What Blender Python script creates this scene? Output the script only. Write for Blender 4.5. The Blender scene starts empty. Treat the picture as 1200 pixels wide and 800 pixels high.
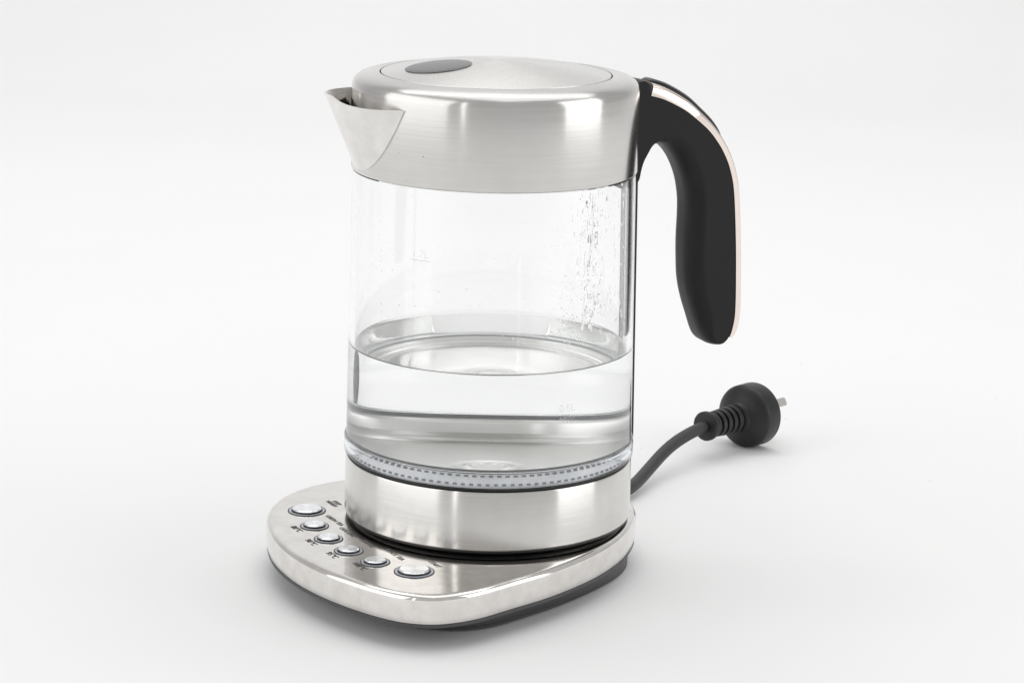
import bpy, bmesh, math, random
from mathutils import Vector, Matrix
random.seed(7)
R = math.radians
scene = bpy.context.scene

# ------------------------------------------------------------------ camera
CAM_D, CAM_H, CAM_F, CAM_P, CAM_Y, CAM_R = 1.3, .4374, 3025.9, .2382, .0085, .0230
fw = Vector((math.sin(CAM_Y)*math.cos(CAM_P), math.cos(CAM_Y)*math.cos(CAM_P), -math.sin(CAM_P)))
rt = fw.cross(Vector((0, 0, 1))).normalized()
up = rt.cross(fw)
rt2 = math.cos(CAM_R)*rt + math.sin(CAM_R)*up
up2 = -math.sin(CAM_R)*rt + math.cos(CAM_R)*up
cd = bpy.data.cameras.new('camera')
cam = bpy.data.objects.new('camera', cd)
scene.collection.objects.link(cam)
m = Matrix((rt2, up2, -fw)).transposed().to_4x4()
m.translation = Vector((0, -CAM_D, CAM_H))
cam.matrix_world = m
cd.sensor_width = 36.0
cd.lens = 36.0*CAM_F/1200.0
cd.clip_start = .05
cd.clip_end = 50
scene.camera = cam

# ------------------------------------------------------------------ world and studio lamps
world = bpy.data.worlds.new('World')
scene.world = world
world.use_nodes = True
bg = world.node_tree.nodes['Background']
bg.inputs['Color'].default_value = (1.0, .998, .995, 1)
bg.inputs['Strength'].default_value = .53


def area_lamp(name, loc, target, sx, sy, power, col=(1, 1, 1)):
    ld = bpy.data.lights.new(name, 'AREA')
    ld.shape = 'RECTANGLE'
    ld.size, ld.size_y = sx, sy
    ld.energy = power
    ld.color = col
    lo = bpy.data.objects.new(name, ld)
    scene.collection.objects.link(lo)
    lo.location = loc
    d = Vector(target) - Vector(loc)
    lo.rotation_euler = d.to_track_quat('-Z', 'Y').to_euler()
    return lo


area_lamp('overhead_softbox', (0.1, .35, 1.8), (0, .25, 0), 2.6, 2.2, 14.6)
area_lamp('side_softbox', (1.45, -.45, .5), (0, 0, .15), 1.0, 1.3, 6.6)
area_lamp('fill_softbox', (-1.45, -.65, .65), (0, 0, .15), 1.9, 1.4, 9.0)
area_lamp('strip_softbox', (-.80, -1.75, .6), (0, 0, .15), .09, 1.3, .75)
area_lamp('added_backdrop_lamp', (0, .9, 2.6), (0, 2.7, .8), 3.6, .8, 24.5)  # unseen lamp added to brighten the back of the sweep

vs = scene.view_settings
vs.view_transform = 'Standard'
vs.look = 'None'
vs.exposure = 0
vs.gamma = 1
vs.use_curve_mapping = False
cy = scene.cycles
cy.max_bounces = 24
cy.transmission_bounces = 20
cy.glossy_bounces = 12
cy.transparent_max_bounces = 16
cy.caustics_reflective = True
cy.caustics_refractive = True
cy.blur_glossy = .3
cy.sample_clamp_indirect = 6
cy.use_denoising = True
try:
    cy.denoiser = 'OPENIMAGEDENOISE'
except Exception:
    pass


# ------------------------------------------------------------------ materials
def mat(name):
    mt = bpy.data.materials.new(name)
    mt.use_nodes = True
    nt = mt.node_tree
    return mt, nt, nt.nodes['Principled BSDF']


def setp(b, **k):
    for n, v in k.items():
        n = n.replace('_', ' ')
        if n in b.inputs:
            b.inputs[n].default_value = v


def node(nt, typ, **k):
    n = nt.nodes.new(typ)
    for a, v in k.items():
        setattr(n, a, v)
    return n


def noise(nt, scale, detail=3, vec=None, rough=.5):
    n = node(nt, 'ShaderNodeTexNoise')
    n.inputs['Scale'].default_value = scale
    n.inputs['Detail'].default_value = detail
    n.inputs['Roughness'].default_value = rough
    if vec is not None:
        nt.links.new(vec, n.inputs['Vector'])
    return n


def mapping(nt, scale, src='Object'):
    tc = node(nt, 'ShaderNodeTexCoord')
    mp = node(nt, 'ShaderNodeMapping')
    mp.inputs['Scale'].default_value = scale
    nt.links.new(tc.outputs[src], mp.inputs['Vector'])
    return mp.outputs['Vector']


def ramp(nt, fac, a, b, lo=.3, hi=.7):
    r = node(nt, 'ShaderNodeValToRGB')
    r.color_ramp.elements[0].position = lo
    r.color_ramp.elements[0].color = (*a, 1)
    r.color_ramp.elements[1].position = hi
    r.color_ramp.elements[1].color = (*b, 1)
    nt.links.new(fac, r.inputs['Fac'])
    return r.outputs['Color']


def steel(name, base=(.66, .65, .63), rough=.2, aniso=.0, stain=.05, streak=(0, 0, 0), streak_amt=.0, bump=0.0, rot=0.0, blotch=55, rvar=0.0):
    mt, nt, b = mat(name)
    setp(b, Metallic=1.0, Roughness=rough, Anisotropic=aniso, Anisotropic_Rotation=rot)
    v0 = mapping(nt, (1, 1, 1))
    n1 = noise(nt, blotch, 5, v0, .6)
    if rvar > 0:
        n3 = noise(nt, blotch*.7, 6, v0, .7)
        m3 = node(nt, 'ShaderNodeMapRange')
        m3.inputs['From Min'].default_value = .3
        m3.inputs['From Max'].default_value = .7
        m3.inputs['To Min'].default_value = rough*(1-rvar)
        m3.inputs['To Max'].default_value = rough*(1+rvar)
        nt.links.new(n3.outputs['Fac'], m3.inputs['Value'])
        nt.links.new(m3.outputs['Result'], b.inputs['Roughness'])
    lo = tuple(c*(1-stain) for c in base)
    hi = tuple(min(1, c*(1+stain*.6)) for c in base)
    lo = (lo[0]*1.012, lo[1], lo[2]*.985)
    col = ramp(nt, n1.outputs['Fac'], lo, hi)
    last = col
    if streak_amt > 0:
        v1 = mapping(nt, streak)
        n2 = noise(nt, 1.0, 4, v1, .65)
        mx = node(nt, 'ShaderNodeMix', data_type='RGBA', blend_type='MULTIPLY')
        mx.inputs['Factor'].default_value = 1
        c2 = ramp(nt, n2.outputs['Fac'], (1-streak_amt,)*3, (1, 1, 1), .25, .75)
        nt.links.new(last, mx.inputs['A'])
        nt.links.new(c2, mx.inputs['B'])
        last = mx.outputs['Result']
        mr = node(nt, 'ShaderNodeMapRange')
        mr.inputs['To Min'].default_value = rough*.8
        mr.inputs['To Max'].default_value = rough*1.25
        nt.links.new(n2.outputs['Fac'], mr.inputs['Value'])
        nt.links.new(mr.outputs['Result'], b.inputs['Roughness'])
        if bump > 0:
            bp = node(nt, 'ShaderNodeBump')
            bp.inputs['Strength'].default_value = bump
            bp.inputs['Distance'].default_value = .0002
            nt.links.new(n2.outputs['Fac'], bp.inputs['Height'])
            nt.links.new(bp.outputs['Normal'], b.inputs['Normal'])
    if aniso > 0:
        b.inputs['Anisotropic Rotation'].default_value = .25
        tg = node(nt, 'ShaderNodeTangent', direction_type='RADIAL', axis='Z')
        nt.links.new(tg.outputs['Tangent'], b.inputs['Tangent'])
    nt.links.new(last, b.inputs['Base Color'])
    return mt


M = {}
M['brushed'] = steel('brushed_steel', (.71, .70, .685), .20, .85, .04, (12, 12, 2600), .16, .0)
M['band'] = steel('band_steel', (.72, .71, .69), .20, .85, .06, (25, 25, 1500), .10, .0)
M['lid'] = steel('spun_lid_steel', (.74, .735, .72), .28, .7, .03, (900, 900, 900), .04, .0)
M['polished'] = steel('polished_base_steel', (.80, .78, .755), .085, 0, .10, blotch=120, rvar=.45)
M['spout'] = steel('spout_steel', (.78, .765, .745), .085, 0, .10, blotch=110, rvar=.5)
M['plate'] = steel('heating_plate_steel', (.82, .82, .81), .28, .4, .05)
M['cap'] = steel('spun_button_aluminium', (.93, .95, .98), .26, .9, .01)
M['pin'] = steel('pin_brass_nickel', (.80, .78, .74), .25, 0, .04)
M['trim'] = steel('champagne_trim', (.86, .77, .71), .22, 0, .03)


def plastic(name, col, rough, fine=0.0, scale=1500, spec=.5):
    mt, nt, b = mat(name)
    setp(b, Roughness=rough)
    b.inputs['Specular IOR Level'].default_value = spec
    v = mapping(nt, (1, 1, 1))
    n = noise(nt, 60, 4, v)
    c = ramp(nt, n.outputs['Fac'], tuple(x*.9 for x in col), tuple(x*1.1 for x in col))
    nt.links.new(c, b.inputs['Base Color'])
    if fine > 0:
        n2 = noise(nt, scale, 2, v)
        bp = node(nt, 'ShaderNodeBump')
        bp.inputs['Strength'].default_value = fine
        bp.inputs['Distance'].default_value = .0002
        nt.links.new(n2.outputs['Fac'], bp.inputs['Height'])
        nt.links.new(bp.outputs['Normal'], b.inputs['Normal'])
    return mt


M['handle'] = plastic('soft_black_rubber', (.0048, .0048, .0052), .45, .15, 2200, .32)
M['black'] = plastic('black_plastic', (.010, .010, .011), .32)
M['foot'] = plastic('charcoal_plastic', (.055, .056, .058), .5, .1, 2000)
M['cord'] = plastic('cord_rubber', (.034, .034, .035), .5, .06, 1800)
M['plug'] = plastic('plug_rubber', (.006, .006, .0063), .42, .06, 1800)
M['seal'] = plastic('grey_seal', (.30, .31, .33), .35)
M['splash'] = plastic('dried_splash', (.28, .27, .25), .25)
M['dust'] = plastic('grey_dust', (.42, .42, .41), .9)
M['sealdark'] = plastic('dark_silicone_seal', (.20, .205, .22), .35)
M['lidbutton'] = plastic('smoked_grey_plastic', (.075, .075, .077), .22)
M['ink'] = plastic('dark_ink', (.09, .085, .08), .6)
M['greyink'] = plastic('grey_ink', (.17, .16, .15), .6)
M['whiteink'] = plastic('white_ink', (.80, .80, .80), .6)
M['bezel'] = plastic('bezel_grey', (.50, .54, .60), .2)
M['dash'] = plastic('ring_rib_dark', (.24, .245, .26), .3)
M['diffuser'] = plastic('pale_diffuser', (.86, .87, .88), .25)


def glassy(name, ior, col=(1, 1, 1), rough=0.0):
    mt, nt, b = mat(name)
    nt.nodes.remove(b)
    g = node(nt, 'ShaderNodeBsdfGlass')
    g.inputs['Color'].default_value = (*col, 1)
    g.inputs['IOR'].default_value = ior
    g.inputs['Roughness'].default_value = rough
    nt.links.new(g.outputs['BSDF'], nt.nodes['Material Output'].inputs['Surface'])
    return mt


M['glass'] = glassy('clear_glass', 1.49, (.998, 1, .999))
M['water'] = glassy('clear_water', 1.33, (.998, 1, 1))
M['drop'] = glassy('droplet_water', 1.33)
M['clear'] = glassy('clear_plastic', 1.40, (.985, .99, .995))

mt, nt, b = mat('white_paper_sweep')
setp(b, Roughness=.75)
b.inputs['Specular IOR Level'].default_value = .25
n = noise(nt, 2.2, 4, mapping(nt, (1, 1, 1)))
nt.links.new(ramp(nt, n.outputs['Fac'], (.845, .845, .845), (.865, .865, .865)), b.inputs['Base Color'])
M['paper'] = mt


nt = M['whiteink'].node_tree
mxs = node(nt, 'ShaderNodeMixShader')
mxs.inputs['Fac'].default_value = .38
nt.links.new(node(nt, 'ShaderNodeBsdfTransparent').outputs['BSDF'], mxs.inputs[1])
nt.links.new(nt.nodes['Principled BSDF'].outputs['BSDF'], mxs.inputs[2])
nt.links.new(mxs.outputs['Shader'], nt.nodes['Material Output'].inputs['Surface'])


# ------------------------------------------------------------------ object helpers
def link(name, me, material, parent=None, sharp=35, smooth=True):
    o = bpy.data.objects.new(name, me)
    scene.collection.objects.link(o)
    if material is not None:
        me.materials.append(material)
    if smooth:
        me.polygons.foreach_set('use_smooth', [True]*len(me.polygons))
        me.set_sharp_from_angle(angle=R(sharp))
    if parent is not None:
        o.parent = parent
    return o


def from_data(name, verts, faces, material, parent=None, sharp=35, recalc=True):
    me = bpy.data.meshes.new(name)
    me.from_pydata([tuple(v) for v in verts], [], faces)
    if recalc:
        bm = bmesh.new()
        bm.from_mesh(me)
        bmesh.ops.remove_doubles(bm, verts=bm.verts, dist=1e-7)
        bmesh.ops.recalc_face_normals(bm, faces=bm.faces)
        bm.to_mesh(me)
        bm.free()
    me.update()
    return link(name, me, material, parent, sharp)


def lathe(prof, n=160, closed=False, off=(0, 0)):
    """prof: (r, z) list; closed = profile loops back onto itself."""
    V, F, rows = [], [], []
    for r, z in prof:
        if r < 1e-6:
            V.append((off[0], off[1], z))
            rows.append([len(V)-1]*n)
        else:
            row = []
            for i in range(n):
                a = 2*math.pi*i/n
                V.append((off[0]+r*math.cos(a), off[1]+r*math.sin(a), z))
                row.append(len(V)-1)
            rows.append(row)
    k = len(rows)
    for j in range(k if closed else k-1):
        A, B = rows[j], rows[(j+1) % k]
        for i in range(n):
            i2 = (i+1) % n
            f = [A[i], A[i2], B[i2], B[i]]
            g = []
            for x in f:
                if x not in g:
                    g.append(x)
            if len(g) > 2:
                F.append(g)
    return V, F


def cat_spline(pts, per=8, closed=True):
    out = []
    n = len(pts)
    rng = n if closed else n-1
    for i in range(rng):
        p0 = pts[(i-1) % n] if closed else pts[max(i-1, 0)]
        p1 = pts[i]
        p2 = pts[(i+1) % n]
        p3 = pts[(i+2) % n] if closed else pts[min(i+2, n-1)]
        for k in range(per):
            t = k/per
            out.append(tuple(.5*((2*b_)+(-a_+c_)*t+(2*a_-5*b_+4*c_-d_)*t*t+(-a_+3*b_-3*c_+d_)*t**3)
                             for a_, b_, c_, d_ in zip(p0, p1, p2, p3)))
    if not closed:
        out.append(tuple(pts[-1]))
    return out


def resample(pts, n):
    L = [0]
    for i in range(len(pts)):
        a, b_ = Vector(pts[i]), Vector(pts[(i+1) % len(pts)])
        L.append(L[-1]+(b_-a).length)
    out, j = [], 0
    for k in range(n):
        s = L[-1]*k/n
        while L[j+1] < s:
            j += 1
        t = (s-L[j])/max(1e-9, L[j+1]-L[j])
        out.append(Vector(pts[j % len(pts)]).lerp(Vector(pts[(j+1) % len(pts)]), t))
    return out


def smooth_loop(pts, it):
    for _ in range(it):
        n = len(pts)
        pts = [(pts[i-1]+2*pts[i]+pts[(i+1) % n])/4 for i in range(n)]
    return pts


def normals2(pts):
    """outward normals of a counter-clockwise closed 2D loop"""
    n = len(pts)
    out = []
    for i in range(n):
        t = (pts[(i+1) % n]-pts[i-1]).normalized()
        out.append(Vector((t[1], -t[0])))
    return out


def area2(pts):
    return sum(pts[i-1][0]*pts[i][1]-pts[i][0]*pts[i-1][1] for i in range(len(pts)))/2


def stack(rings, cap_bottom=True, cap_top=True):
    V, F = [], []
    n = len(rings[0])
    for r in rings:
        V += r
    for j in range(len(rings)-1):
        for i in range(n):
            i2 = (i+1) % n
            F.append((j*n+i, j*n+i2, (j+1)*n+i2, (j+1)*n+i))
    if cap_bottom:
        F.append(tuple(range(n-1, -1, -1)))
    if cap_top:
        F.append(tuple(range((len(rings)-1)*n, len(rings)*n)))
    return V, F


def thing(name, label, category, loc=(0, 0, 0)):
    o = bpy.data.objects.new(name, None)
    o.empty_display_size = .02
    o.location = loc
    scene.collection.objects.link(o)
    o['label'] = label
    o['category'] = category
    return o


def text_mesh(body, size, spacing=1.0):
    cu = bpy.data.curves.new('lettering', 'FONT')
    cu.body = body
    cu.size = size
    cu.align_x = 'CENTER'
    cu.align_y = 'CENTER'
    cu.space_character = spacing
    cu.space_line = .85
    cu.extrude = .00005
    cu.resolution_u = 3
    o = bpy.data.objects.new('lettering', cu)
    scene.collection.objects.link(o)
    dg = bpy.context.evaluated_depsgraph_get()
    me = bpy.data.meshes.new_from_object(o.evaluated_get(dg))
    bpy.data.objects.remove(o)
    return me


def pol(r, az, z=0):
    return Vector((r*math.cos(R(az)), r*math.sin(R(az)), z))


# ------------------------------------------------------------------ the white sweep
def sweep():
    prof = [(-3.0, 0), (1.6, 0)]
    rr = 1.3
    for k in range(1, 25):
        a = R(90*k/24)
        prof.append((1.6+rr*math.sin(a), rr*(1-math.cos(a))))
    prof.append((2.9, 4.0))
    V, F = [], []
    for y, z in prof:
        V += [(-4, y, z), (4, y, z)]
    for i in range(len(prof)-1):
        F.append((2*i, 2*i+1, 2*i+3, 2*i+2))
    o = from_data('studio_floor', V, F, M['paper'], sharp=40)
    o['kind'] = 'structure'


sweep()

# ------------------------------------------------------------------ power base
ZT, ZS = .0286, .0135          # top face and lower edge of the steel shell
Z3 = .0322                     # lower edge of the kettle's steel band
top_pts = [(-78.5, 60), (-93.7, 49.5), (-106.3, 33), (-113.2, 15), (-115.3, -3), (-114.2, -20.5), (-108.2, -46), (-96.3, -72.5),
           (-79.9, -95.4), (-62, -113.6), (-44.8, -126.4), (-32.1, -130.8), (-19.8, -130.3), (-3.6, -122), (12.9, -106.6), (34.1, -85.8),
           (56.3, -56.3), (70.6, -27.4), (78.2, 2), (78.9, 20), (75, 42), (62, 66), (38, 83), (8, 90), (-25, 86), (-55, 74)]
outline = smooth_loop(resample(cat_spline([Vector((x/1000, (y-2.2)/1000)) for x, y in top_pts], 8), 240), 4)
if area2(outline) < 0:
    outline.reverse()
onorm = normals2(outline)


def ring(inset, z):
    return [(p[0]-n_[0]*inset, p[1]-n_[1]*inset, z) for p, n_ in zip(outline, onorm)]


base = thing('kettle_stand', 'polished steel power base with six round buttons standing under the glass kettle', 'kettle base')
rings = [ring(.0026, ZS+.0006), ring(.0014, ZS), ring(.0006, ZS+.0006), ring(.0002, ZS+.004), ring(0, ZS+.008), ring(0, ZT-.0036), ring(0, ZT-.0032)]
for k in range(1, 8):
    a = R(90*k/8)
    rings.append(ring(.0030*(1-math.cos(a)), ZT-.0030+.0030*math.sin(a)))
rings += [ring(.0034, ZT), ring(.0038, ZT), ring(.0046, ZT)]
V, F = stack(rings, True, True)
from_data('shell', V, F, M['polished'], base, sharp=60)

foot_pts = [(-110, 30), (-107, 2), (-95, -32), (-72, -67), (-50, -91), (-28.4, -102.5), (-9.5, -103.8), (5.1, -97), (22, -81.2),
            (39.5, -62.4), (57.6, -38), (69.5, -17), (75, 3), (74, 30), (66, 55), (45, 74), (10, 82), (-30, 78), (-65, 64), (-92, 50)]
fo = smooth_loop(resample(cat_spline([Vector((x/1000, y/1000)) for x, y in foot_pts], 8), 240), 10)
if area2(fo) < 0:
    fo.reverse()


def nearest_shift(a_loop, b_loop):
    best = min(range(len(b_loop)), key=lambda i: (b_loop[i]-a_loop[0]).length)
    return b_loop[best:]+b_loop[:best]


fo = nearest_shift(outline, fo)
fr = []
for t, z, e in ((0, .0010, .002), (.0, .0022, .002), (.5, .0085, .002), (.85, ZS-.0024, .002), (1, ZS-.0014, .0007), (1, ZS+.0001, .0007), (1, ZS+.0008, .004)):
    fr.append([(q[0]+(p[0]-n_[0]*e-q[0])*t, q[1]+(p[1]-n_[1]*e-q[1])*t, z) for p, q, n_ in zip(outline, fo, onorm)])
V, F = stack(fr, True, True)
from_data('underside', V, F, M['foot'], base, sharp=40)
for x, y in ((-71, -61), (38, -50), (45, 55), (-70, 48)):
    V, F = lathe([(0, 0), (.006, 0), (.0065, .0006), (.0065, .0025), (0, .0025)], 24, off=(x/1000, y/1000))
    from_data('rubber_foot', V, F, M['black'], base)
V, F = lathe([(0, ZT+.0001), (.031, ZT+.0001), (.0325, ZT+.001), (.032, ZT+.0028), (0, ZT+.0028)], 64)
from_data('connector', V, F, M['black'], base)

# buttons
btn = [(-94.7, 0.2, 1), (-88.8, -26.0, 0), (-80.2, -46.8, 0), (-68.9, -65.4, 0), (-54.8, -82.0, 0), (-35.1, -95.2, 1)]


def button_meshes(rb, rc):
    h = .0017
    V, F = lathe([(0, .0001), (rc-.0002, .0001), (rc, .0003), (rc, h-.0005), (rc-.0003, h-.0002), (rc-.0007, h), (rc-.0009, h), (rc*.5, h), (0, h)], 64)
    cap = from_data('button', V, F, M['cap'], sharp=12)
    V, F = lathe([(rc+.0005, .0001), (rc+.0006, .0003), (rb-.0006, .0004), (rb-.0005, .0001)], 64)
    bez = from_data('bezel', V, F, M['bezel'], sharp=40)
    V, F = lathe([(rb-.00055, .0001), (rb-.0005, .0003), (rb, .0003), (rb+.0001, .0)], 64)
    rim = from_data('rim', V, F, M['ink'], sharp=40)
    V, F = lathe([(rc-.0001, .0001), (rc-.0001, h-.0005), (rc+.0003, h-.0006), (rc+.0004, .0003), (rc+.0006, .0002)], 64)
    gasket = from_data('gasket', V, F, M['black'], sharp=40)
    return cap, bez, rim, gasket


protos = {}
for x, y, big in btn:
    if big not in protos:
        protos[big] = button_meshes(*((.0100, .0077) if big else (.0075, .0053)))
        parts = protos[big]
    else:
        parts = []
        for s in protos[big]:
            c = s.copy()
            scene.collection.objects.link(c)
            parts.append(c)
    cap = parts[0]
    cap.parent = base
    cap.location = (x/1000, (y-2.4)/1000, ZT)
    for p_ in parts[1:]:
        p_.parent = cap


def flat_label(name, body, x, y, az, size, ink):
    """az: direction of reading (degrees)"""
    me = text_mesh(body, size)
    o = link(name, me, ink, base, smooth=False)
    o.location = (x/1000, y/1000, ZT+.0001)
    o.rotation_euler = (0, 0, R(az))
    return o


for body, x, y in (('80°C', -97.7, -33.8), ('90°C', -88.7, -55.1), ('95°C', -76.8, -74.8), ('100°C', -62.3, -91.1)):
    flat_label('temperature_label', body, x, y, -61.5, .0048, M['ink'])
for body, x, y in (('KEEP\nWARM', -81.3, 11.6), ('GREEN TEA', -79.2, -18.2), ('OOLONG', -71.4, -37.1), ('COFFEE', -60.0, -55.3), ('BLACK TEA', -45.7, -72.1), ('START', -25.5, -85.5)):
    flat_label('button_label', body, x, y, -61.5, .0037, M['greyink'])

# ------------------------------------------------------------------ kettle
kettle = thing('kettle', 'clear glass kettle with brushed steel collar and black curved handle, part filled with water', 'kettle', (0, 0, ZT))
KP = kettle


def kpart(o):
    o.parent = kettle
    o.matrix_parent_inverse = Matrix.Translation((0, 0, -ZT))
    return o


def klathe(name, prof, material, n=160, closed=False, sharp=35):
    V, F = lathe(prof, n, closed)
    return kpart(from_data(name, V, F, material, sharp=sharp))


# lower black ring and steel band
klathe('bottom_ring', [(.030, ZT+.0030), (.0690, ZT+.0006), (.0700, ZT+.0002), (.0706, ZT+.0008), (.0712, ZT+.0018), (.0738, ZT+.0020),
                       (.0745, ZT+.0026), (.0744, Z3+.0002), (.070, Z3+.0004)], M['black'], 160)
klathe('steel_band', [(.0725, Z3+.0006), (.0745, Z3), (.0750, Z3+.0006), (.0750, Z3+.0015), (.0747, .0616), (.0744, .0624), (.0735, .0627), (.0715, .0627)], M['band'], 192)
klathe('seal_ring', [(.0700, .0629), (.0738, .0629), (.0741, .0634), (.0741, .0641), (.0736, .0645), (.070, .0645)], M['black'], 160)
# translucent ring with two rows of ribs
klathe('light_ring', [(.0690, .0647), (.0728, .0647), (.0729, .0652), (.0729, .0714), (.0725, .0720), (.0700, .0722), (.0690, .0714)], M['diffuser'], 160, True)
V, F = [], []


def add_block(az, r0, r1, z0, z1, half):
    b0 = len(V)
    for r in (r0, r1):
        for a in (-half, half):
            for z in (z0, z1):
                p = pol(r, az+math.degrees(a/r), z)
                V.append(p)
    for f in ((0, 1, 3, 2), (4, 6, 7, 5), (0, 2, 6, 4), (1, 5, 7, 3), (0, 4, 5, 1), (2, 3, 7, 6)):
        F.append(tuple(b0+i for i in f))


for k in range(112):
    az = 360*k/112
    add_block(az, .0722, .0735, .0657, .0665, .00092)
    add_block(az+1.2, .0722, .0735, .0701, .0707, .00105)
ribs = kpart(from_data('ring_ribs', V, F, M['dash'], sharp=30))
ribs['kind'] = 'stuff'
klathe('ring_sleeve', [(.07385, .0646), (.0748, .0647), (.0754, .0653), (.0755, .0716), (.0752, .0726), (.0748, .0730), (.0742, .0727), (.07385, .0718)], M['clear'], 192, True)

# heating plate: dished steel with an upstand
klathe('heating_plate', [(0, .0598), (.0060, .0598), (.0064, .0598), (.0070, .0602), (.0074, .0604), (.0086, .0604), (.0090, .0602), (.0098, .0598), (.0104, .0597), (.0120, .0597), (.0126, .0598), (.0134, .0600),
                         (.0155, .0600), (.0160, .0600), (.0560, .0600), (.0590, .0600), (.0595, .0600), (.0610, .0606), (.0625, .0622), (.0640, .0622), (.0655, .0640), (.0662, .0690), (.0665, .0700),
                         (.0672, .0712), (.0690, .0716), (.0700, .0716), (.0700, .0700)], M['plate'], 160, False, 28)

klathe('inner_seal', [(.0702, .0717), (.0702, .0728), (.0698, .0732), (.0692, .0730), (.0690, .0722), (.0692, .0717)], M['sealdark'], 160, True)

# glass jug
GB, GT = .0724, .2120


def ro(z):
    return .0746 + (.0722-.0746)*(z-.065)/(.2125-.065)


TH = .0032


def ri(z):
    return ro(z)-TH


zs = [GB + (GT-GB)*k/10 for k in range(11)]
zs = [GB, GB+.0006, GB+.0012] + zs[1:-1] + [GT-.0012, GT-.0006, GT]
prof = [(ri(z), z) for z in reversed(zs)] + [(ri(GB)+.0004, GB-.0006), (ro(GB)-.0006, GB-.0006)] + [(ro(z), z) for z in zs] + [(ro(GT)-.0005, GT+.0006), (ri(GT)+.0005, GT+.0006)]
jug = klathe('glass_jug', prof, M['glass'], 192, True, 25)

# collar
klathe('collar', [(.0660, .2140), (.0685, .2126), (.0718, .2124), (.0725, .2127), (.0729, .2134), (.0729, .2460), (.0729, .2535), (.0727, .2553), (.0721, .2570), (.0710, .2584), (.0694, .2595),
                  (.0670, .2602), (.0640, .2607), (.0610, .2610), (.0594, .2612), (.0591, .2612), (.0589, .2610), (.0589, .2560), (.0560, .2556)], M['brushed'], 192, False, 40)
# lid
prof = [(.054, .2565), (.0578, .2570), (.0583, .2580), (.0583, .2609), (.0582, .2612), (.0579, .2613)]
for k in range(1, 13):
    r = .0577*(1-k/12) if k > 1 else .0570
    prof.append((r, .2613+.0062*(1-(r/.0579)**2)))
lid = klathe('lid', prof, M['lid'], 160, False, 40)


def lid_z(x, y):
    return .2613+.0062*(1-(x*x+y*y)/.0579**2)


bc = pol(.0315, 203)
V, F = [], []
na, nr = 56, 8
V.append((bc.x, bc.y, lid_z(bc.x, bc.y)+.0006))
for j in range(1, nr+3):
    rr_ = .0168*min(j, nr)/nr
    for i in range(na):
        a = 2*math.pi*i/na
        ex, ey = rr_*math.cos(a), rr_*math.sin(a)*1.0
        x, y = bc.x+ex, bc.y+ey
        lift = .0006 if j < nr else (.0004 if j == nr else -.0005)
        if j > nr:
            x, y = bc.x+ex*1.012, bc.y+ey*1.012
        V.append((x, y, lid_z(x, y)+lift))
for i in range(na):
    F.append((0, 1+i, 1+(i+1) % na))
for j in range(nr+1):
    for i in range(na):
        a0 = 1+j*na
        F.append((a0+i, a0+na+i, a0+na+(i+1) % na, a0+(i+1) % na))
lb = from_data('lid_button', V, F, M['lidbutton'], sharp=50)
lb.parent = lid

# spout
SA = 203.0

def spout_pt(u, v, inset=0.0):
    ze = .2152 + v*(.2495-.2152)
    a = R(30*max(.0004, v)**.44)
    r0 = .0737-inset
    zc = .2152+v*(.2522-.2152)
    p = .0742+(zc-.2152)*(.0880-.0742)/(.2522-.2152)-inset*1.1
    xa, ya = r0*math.cos(a), r0*math.sin(a)
    w = 1-abs(u)**(1.8+1.4*v)
    lin = xa+(p-xa)*w
    cyl = math.sqrt(max(1e-9, r0*r0-(u*ya)**2))
    x = max(lin, cyl)
    z = ze+(zc-ze)*(max(0, 1-u)**2.2 if u > 0 else 1-.4*u**4)
    y = u*ya
    c, s = math.cos(R(SA)), math.sin(R(SA))
    return Vector((x*c-y*s, x*s+y*c, z))


NU, NV = 48, 24
V, F = [], []
for side, ins in ((0, 0.0), (1, .0011)):
    for j in range(NV+1):
        for i in range(NU+1):
            V.append(spout_pt(-1+2*i/NU, (j/NV)**1.3, ins))
nn = (NU+1)*(NV+1)


def gi(s, i, j):
    return s*nn+j*(NU+1)+i


for j in range(NV):
    for i in range(NU):
        F.append((gi(0, i, j), gi(0, i+1, j), gi(0, i+1, j+1), gi(0, i, j+1)))
        F.append((gi(1, i, j), gi(1, i, j+1), gi(1, i+1, j+1), gi(1, i+1, j)))
for i in range(NU):
    F.append((gi(0, i, NV), gi(0, i+1, NV), gi(1, i+1, NV), gi(1, i, NV)))
    F.append((gi(0, i, 0), gi(1, i, 0), gi(1, i+1, 0), gi(0, i+1, 0)))
for j in range(NV):
    F.append((gi(0, 0, j), gi(0, 0, j+1), gi(1, 0, j+1), gi(1, 0, j)))
    F.append((gi(0, NU, j), gi(1, NU, j), gi(1, NU, j+1), gi(0, NU, j+1)))
spout = kpart(from_data('spout', V, F, M['spout'], sharp=50))
# black patch on the collar painting the shade in the slit behind the spout
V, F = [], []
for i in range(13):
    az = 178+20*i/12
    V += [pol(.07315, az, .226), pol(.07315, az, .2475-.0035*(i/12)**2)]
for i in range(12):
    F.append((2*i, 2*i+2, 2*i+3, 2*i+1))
pf = from_data('spout_slit_shade', V, F, M['black'])
pf.parent = spout

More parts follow.
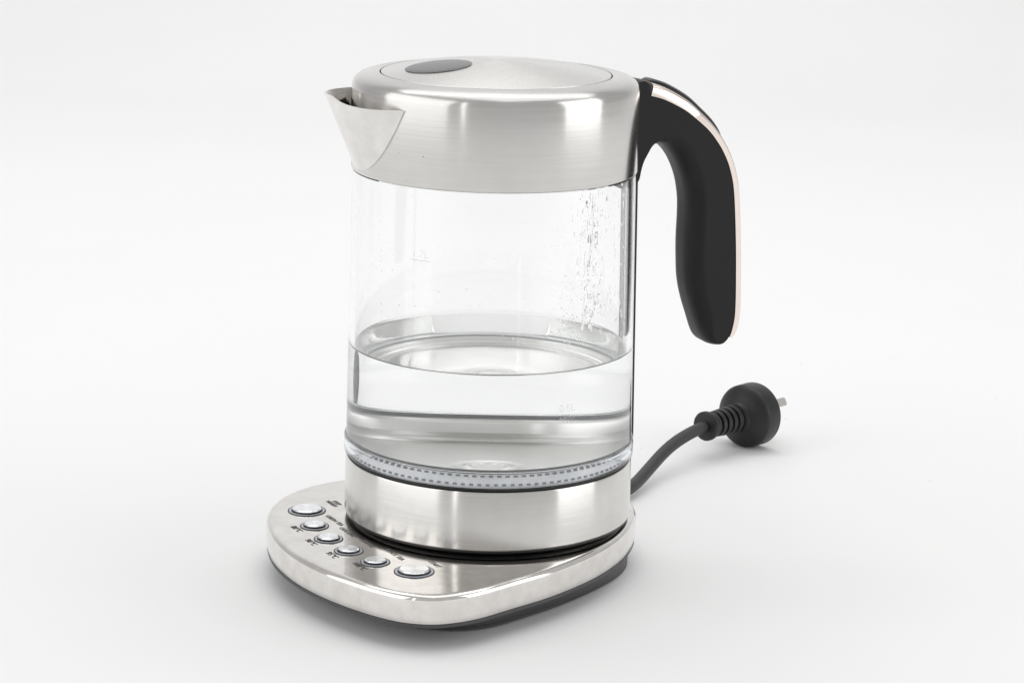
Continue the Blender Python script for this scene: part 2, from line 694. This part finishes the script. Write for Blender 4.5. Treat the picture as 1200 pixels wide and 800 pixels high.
# handle ---------------------------------------------------------------
HA = 22.0
h_out = [(68, 249.0), (71.5, 254.0), (74.5, 256.4), (78.6, 256.2), (80.2, 252.8), (80.7, 249.2), (88.8, 246.8), (100.0, 241.3), (107.6, 235.9), (115.3, 229.4), (121.6, 221.7), (125.7, 214.8), (128.8, 207.1), (131.3, 195.7), (133.5, 170.3),
         (134.7, 146.2), (135.0, 133.7), (134.6, 126.4), (132.6, 118.4), (129.0, 114.0)]
h_in = [(124.5, 112.6), (120.9, 113.9), (117.9, 118.2), (114.2, 127.0), (110.6, 137.1), (108.2, 147.0), (107.3, 156.8), (106.8, 168.9), (107.0, 182.7), (106.6, 191.9), (104.4, 202.5), (100.0, 212.4)]
h_arch = [(95.5, 218.4), (91.3, 221.6), (87.0, 222.6), (82.7, 220.6), (79.2, 216.2), (77.2, 211.0), (76.0, 204.0), (74.6, 203.0), (66, 203.0)]
pts = [Vector((s/1000, z/1000)) for s, z in h_out+h_in+h_arch]
hl = resample(cat_spline(pts, 8), 260)
hl = smooth_loop(hl, 3)
if area2(hl) < 0:
    hl.reverse()
hn = normals2(hl)
hc, hs = math.cos(R(HA)), math.sin(R(HA))


def hp(s, z, w):
    return Vector((s*hc-w*hs, s*hs+w*hc, z))


def soft(p):
    """how strongly the edge is rounded: much on the grip's inside, little under the trim"""
    d = 9.0
    q = [Vector((s_/1000, z_/1000)) for s_, z_ in h_out[5:]]
    for a_, b_ in zip(q, q[1:]):
        t_ = max(0, min(1, (p-a_).dot(b_-a_)/(b_-a_).length_squared))
        d = min(d, (p-(a_+(b_-a_)*t_)).length)
    return min(1, max(.06, d/.020))*max(.05, min(1, (p[0]-.080)/.014))


hw = [soft(p) for p in hl]
hw = [(hw[i-1]+hw[i]+hw[(i+1) % len(hw)])/3 for i in range(len(hw))]
W, RD = .0132, .0105
rings = []
K = 9
for sgn in (-1, 1):
    seq = range(K+1) if sgn < 0 else range(K, -1, -1)
    for k in seq:
        a = R(90*k/K)          # 0 at the flat face, 90 at the widest section
        ins = 1-math.sin(a)
        y = (W-RD)+RD*math.cos(a)
        rings.append([hp(p[0]-n_[0]*RD*.8*ins*w_, p[1]-n_[1]*RD*.8*ins*w_, sgn*y) for p, n_, w_ in zip(hl, hn, hw)])
flat = [[hp(p[0]-n_[0]*(RD*.8*w_+.0006), p[1]-n_[1]*(RD*.8*w_+.0006), sg*W) for p, n_, w_ in zip(hl, hn, hw)] for sg in (-1, 1)]
flat2 = [[hp(p[0]-n_[0]*(RD*.8*w_+.0010), p[1]-n_[1]*(RD*.8*w_+.0010), sg*W) for p, n_, w_ in zip(hl, hn, hw)] for sg in (-1, 1)]
V, F = stack([flat2[0], flat[0]]+rings+[flat[1], flat2[1]])
handle = kpart(from_data('handle', V, F, M['handle'], sharp=60))

# champagne trim following the back of the grip
inner = [Vector((s/1000, z/1000)) for s, z in h_out[5:]]
inner = [Vector(p) for p in cat_spline(inner, 6, False)][:-5]
tot = len(inner)
V, F = [], []
sec = 10
for i, p in enumerate(inner):
    t = ((inner[min(i+1, tot-1)]-inner[max(i-1, 0)])).normalized()
    nrm = Vector((-t[1], t[0]))
    if nrm.dot(Vector((1, .6))) < 0:
        nrm = -nrm
    f = i/(tot-1)
    th = .0034+.0026*math.exp(-(f/.24)**2)
    if f > .93:
        th *= max(.12, math.sqrt(max(0, 1-((f-.93)/.07)**2)))
    hw_ = .0137
    prof_ = [(-hw_, -.0006), (-hw_, th*.55), (-hw_*.93, th*.80), (-hw_*.75, th*.95), (-hw_*.4, th), (hw_*.4, th), (hw_*.75, th*.95), (hw_*.93, th*.80), (hw_, th*.55), (hw_, -.0006)]
    for w_, d_ in prof_:
        q = p+nrm*d_
        V.append(hp(q[0], q[1], w_))
for i in range(tot-1):
    for j in range(sec):
        j2 = (j+1) % sec
        F.append((i*sec+j, i*sec+j2, (i+1)*sec+j2, (i+1)*sec+j))
F.append(tuple(range(sec)))
F.append(tuple(range((tot-1)*sec, tot*sec)))
trim = from_data('trim', V, F, M['trim'], sharp=40)
trim.parent = handle
# lid release pad on top of the trim
V, F = [], []
i0, i1 = 1, int(tot*.41)
rows = 0
for i in range(i0, i1+1):
    p = inner[i]
    t = ((inner[min(i+1, tot-1)]-inner[max(i-1, 0)])).normalized()
    nrm = Vector((-t[1], t[0]))
    if nrm.dot(Vector((1, .6))) < 0:
        nrm = -nrm
    f = i/(tot-1)
    th = .0034+.0026*math.exp(-(f/.24)**2)
    g = (i-i0)/(i1-i0)
    e = math.sqrt(max(0.0, 1-abs(2*g-1)**6))
    hw_ = .0085*max(.5, e)
    lift = .0022*max(.15, e)
    for w_, d_ in ((-hw_, th-.0006), (-hw_, th+lift*.6), (-hw_*.75, th+lift), (hw_*.75, th+lift), (hw_, th+lift*.6), (hw_, th-.0006)):
        q = p+nrm*d_
        V.append(hp(q[0], q[1], w_))
    rows += 1
for i in range(rows-1):
    for j in range(6):
        F.append((i*6+j, i*6+(j+1) % 6, (i+1)*6+(j+1) % 6, (i+1)*6+j))
F.append(tuple(range(6)))
F.append(tuple(range((rows-1)*6, rows*6)))
pad = from_data('release_pad', V, F, M['black'], sharp=40)
pad.parent = handle


# slim black spine that runs down behind the glass from the handle's foot to the base ring
V, F = [], []
for k in range(13):
    z = .0660+(.2060-.0660)*k/12
    r0_, r1_ = ro(z)+.0001, ro(z)+.0046
    e_, t_ = pol(1, 15), pol(1, 105)
    for r_, w_ in ((r0_, -.0007), (r1_, -.0007), (r1_+.0003, 0), (r1_, .0007), (r0_, .0007)):
        V.append(e_*r_+t_*w_+Vector((0, 0, z)))
for k in range(12):
    for j in range(5):
        F.append((k*5+j, k*5+(j+1) % 5, (k+1)*5+(j+1) % 5, (k+1)*5+j))
F += [tuple(range(5)), tuple(range(60, 65))]
kpart(from_data('back_spine', V, F, M['black'], sharp=30))


# printed level marks, bent round the glass
def glass_mark(body, size, az, z, rise=.00012, bar=0.0):
    me = text_mesh(body, size)
    if bar > 0:
        bm = bmesh.new()
        bm.from_mesh(me)
        y = -size*.62
        q = [bm.verts.new((x_, y_, 0)) for x_, y_ in ((-bar, y), (bar, y), (bar, y+size*.10), (-bar, y+size*.10))]
        bm.faces.new(q)
        bm.to_mesh(me)
        bm.free()
    for v in me.vertices:
        zz = z+v.co.y
        rr_ = ro(zz)+rise
        a = R(az)+v.co.x/rr_
        v.co = (rr_*math.cos(a), rr_*math.sin(a), zz)
    o = link('level_mark', me, M['whiteink'], None, smooth=False)
    o.parent = jug
    return o


glass_mark('0.5L', .0055, -58.5, .1035)
glass_mark('MIN', .0052, -58.5, .0975)
glass_mark('1.0L', .0058, -58.5, .1475, bar=.006)
glass_mark('1.7L', .0055, -119, .1800, bar=.006)

# condensation inside the glass
DV, DF = [], []
US = 12


def drop(az, z, rx, rz, depth):
    c = pol(ri(z)-.00005, az, z)
    rad = pol(1, az)
    tan = Vector((-rad.y, rad.x, 0))
    b0 = len(DV)
    ph_ = az*9
    NR = 4
    DV.append(c-rad*depth)
    for j_ in range(1, NR+1):
        rho = j_/NR
        for i_ in range(US):
            a_ = 2*math.pi*i_/US
            wob = 1+.16*math.sin(3*a_+ph_)+.10*math.sin(2*a_+ph_*2)
            x, zz = rho*math.cos(a_)*wob, rho*math.sin(a_)*wob
            cz = c.z+zz*rz
            q = pol(ri(cz)-.00004, az+math.degrees(x*rx/ri(cz)), cz)
            DV.append(q-rad*(depth*(1-rho*rho)))
    for i_ in range(US):
        i2_ = (i_+1) % US
        DF.append((b0, b0+1+i_, b0+1+i2_))
        for j_ in range(NR-1):
            k0 = b0+1+j_*US
            DF.append((k0+i_, k0+US+i_, k0+US+i2_, k0+i2_))
    DF.append(tuple(b0+1+(NR-1)*US+i_ for i_ in range(US)))


rnd = random.Random(3)
for k in range(165):     # streaky patch
    z = .138+.072*rnd.random()**.75
    az = rnd.gauss(-46.5, 3.3)
    s = rnd.uniform(.0005, .0015)
    drop(az, z, s*rnd.uniform(.5, .9), s*rnd.uniform(.8, 2.6), s*rnd.uniform(.24, .46))
for k in range(9):      # run marks
    z = rnd.uniform(.160, .195)
    az = rnd.gauss(-46.5, 3.2)
    drop(az, z, rnd.uniform(.0005, .0009), rnd.uniform(.006, .013), .00025)
for k in range(120):     # scatter beside it
    z = .133+.077*rnd.random()
    az = rnd.gauss(-56, 5)
    s = rnd.uniform(.00025, .00075)
    drop(az, z, s, s*rnd.uniform(1, 1.8), s*.35)
for k in range(80):
    z = .126+.085*rnd.random()
    az = rnd.uniform(-43, -18)
    s = rnd.uniform(.00025, .0009)
    drop(az, z, s, s*rnd.uniform(1, 2.5), s*.25)
for k in range(110):     # sparse specks all round
    z = .124+.086*rnd.random()
    az = rnd.uniform(-178, -60)
    s = rnd.uniform(.00018, .00055)
    drop(az, z, s, s*rnd.uniform(.8, 1.5), s*.42)
for k in range(150):     # far wall
    z = .123+.045*rnd.random()**2
    az = rnd.uniform(30, 150)
    s = rnd.uniform(.0003, .0008)
    drop(az, z, s, s, s*.3)
cond = kpart(from_data('condensation', DV, DF, M['drop'], sharp=50))
cond['kind'] = 'stuff'

# dried splashes on the outside of the collar
DV, DF = [], []
_ri = ri
for k in range(13):
    z = rnd.uniform(.214, .252)
    az = rnd.gauss(-130, 9)
    s = rnd.uniform(.00015, .00034)
    ri = lambda z_: .07296
    drop(az, z, s, s*rnd.uniform(.8, 1.6), -s*.4)
ri = _ri
spl = kpart(from_data('splashes', DV, DF, M['splash'], sharp=180))
spl['kind'] = 'stuff'

# ------------------------------------------------------------------ water
WZ = .1210
rw = ri(WZ)+.0003
prof = [(0, .0588), (.0640, .0588), (.0690, .0700), (ri(.0725)+.0003, .0722), (ri(.0725)+.0003, .0730), (rw, WZ-.001), (rw, WZ-.0002), (rw, WZ+.0012), (rw-.0007, WZ+.0005), (rw-.0016, WZ+.0001), (rw-.003, WZ), (rw-.004, WZ), (rw-.006, WZ), (0, WZ)]
V, F = lathe(prof, 160)
water = from_data('water', V, F, M['water'], sharp=60)
water['label'] = 'still clear water filling the lower third of the glass jug'
water['category'] = 'water'
water['kind'] = 'thing'

# ------------------------------------------------------------------ cord and plug
cordset = thing('power_cable', 'black rubber mains cord ending in a round plug lying behind the kettle', 'power cord', (.0, .07, 0))


def cpart(o):
    o.parent = cordset
    o.matrix_parent_inverse = Matrix.Translation((0, -.07, 0))
    return o


def tube(path, rad, n=20):
    V, F = [], []
    for i, p in enumerate(path):
        t = (path[min(i+1, len(path)-1)]-path[max(i-1, 0)]).normalized()
        a_ = t.cross(Vector((0, 0, 1))).normalized()
        b_ = a_.cross(t)
        for k in range(n):
            an = 2*math.pi*k/n
            V.append(p+a_*(rad*math.cos(an))+b_*(rad*math.sin(an)))
    for i in range(len(path)-1):
        for k in range(n):
            k2 = (k+1) % n
            F.append((i*n+k, i*n+k2, (i+1)*n+k2, (i+1)*n+k))
    F.append(tuple(range(n)))
    F.append(tuple(range((len(path)-1)*n, len(path)*n)))
    return V, F


PA, PT = 48.0, 1.5
ax = Vector((math.cos(R(PA))*math.cos(R(PT)), math.sin(R(PA))*math.cos(R(PT)), -math.sin(R(PT))))
sd = Vector((math.sin(R(PA)), -math.cos(R(PA)), 0))
uu = sd.cross(ax)
PO = Vector((.1572, .2370, .0199))


def plug_pt(a, x, y):
    return PO+ax*a+sd*x+uu*y


def plathe(prof, n=64):
    V, F = lathe(prof, n)
    return [plug_pt(z, x, y) for x, y, z in V], F


V, F = plathe([(0, -.0130), (.0080, -.0130), (.0083, -.0075), (.0095, -.0060), (.0130, -.0046), (.0165, -.0028), (.0184, -.0012), (.0191, -.0004), (.0194, .0003),
               (.0195, .0009), (.0196, .0110), (.0193, .0120), (.0185, .0124), (0, .0124)])
plug = cpart(from_data('plug', V, F, M['plug'], sharp=20))
prof = [(0, -.0405), (.0035, -.0405), (.0080, -.0400), (.0090, -.0390), (.0090, -.0370), (.0080, -.0356)]
z = -.0352
for k in range(5):
    r = .0076+.0003*k
    prof += [(r, z), (r+.0002, z+.0030), (r-.0013, z+.0033), (r-.0013, z+.0047)]
    z += .0050
prof += [(.0088, z), (.0088, z+.0020), (0, z+.0020)]
V, F = plathe(prof, 48)
sr = from_data('strain_relief', V, F, M['plug'], sharp=30)
sr.parent = plug
for px_, py_, ang in ((.0079, .006, 30), (-.0079, .006, -30), (0, -.009, 0)):
    c, s = math.cos(R(ang)), math.sin(R(ang))
    V = []
    for a, sc in ((.0120, 1), (.0305, 1), (.0320, .7)):
        for w_, t_ in ((-.0007, -.0026), (.0007, -.0026), (.0007, .0026), (-.0007, .0026)):
            w2, t2 = w_*sc, t_*sc
            V.append(plug_pt(a, px_+w2*c-t2*s, py_+w2*s+t2*c))
    F = [(0, 1, 2, 3), (8, 9, 10, 11)]
    for j in (0, 4):
        for k in range(4):
            F.append((j+k, j+(k+1) % 4, j+4+(k+1) % 4, j+4+k))
    pn = from_data('pin', V, F, M['pin'], sharp=20)
    pn.parent = plug
tail = plug_pt(-.034, 0, 0)
path = [tail, plug_pt(-.044, 0, 0)] + [Vector(p) for p in ((0.1094, 0.1848, 0.0165), (0.0987, 0.1646, 0.0105), (0.0897, 0.1443, 0.0072), (0.0818, 0.1229, 0.0055))] + [Vector((.066, .105, .0055)), Vector((.052, .085, .0070)), Vector((.042, .064, .0090))]
path = [Vector(p) for p in cat_spline(path, 10, False)]
for _ in range(60):
    path = [path[0], path[1]]+[(path[i-1]+2*path[i]+path[i+1])/4 for i in range(2, len(path)-1)]+[path[-1]]
V, F = tube(path, .0037)
cpart(from_data('cable', V, F, M['cord'], sharp=60))

# ------------------------------------------------------------------ dust on the paper
rd = random.Random(21)
V, F = [], []
for k in range(26):
    x, y = rd.uniform(-.5, .5), rd.uniform(-.35, .55)
    if k == 0:
        x, y = .36, -.16
    if abs(x+.02) < .14 and -.15 < y < .12:
        continue
    r = rd.uniform(.00022, .00050)
    b0 = len(V)
    for i in range(6):
        a = math.pi*i/3
        V.append((x+r*math.cos(a)*rd.uniform(.6, 1.3), y+r*math.sin(a)*rd.uniform(.6, 1.3), .00005))
    V.append((x, y, r*.7))
    for i in range(6):
        F.append((b0+i, b0+(i+1) % 6, b0+6))
dust = from_data('dust', V, F, M['dust'], sharp=30)
dust['kind'] = 'stuff'
dust['label'] = 'fine grey dust specks scattered on the white paper floor'
dust['category'] = 'dust'
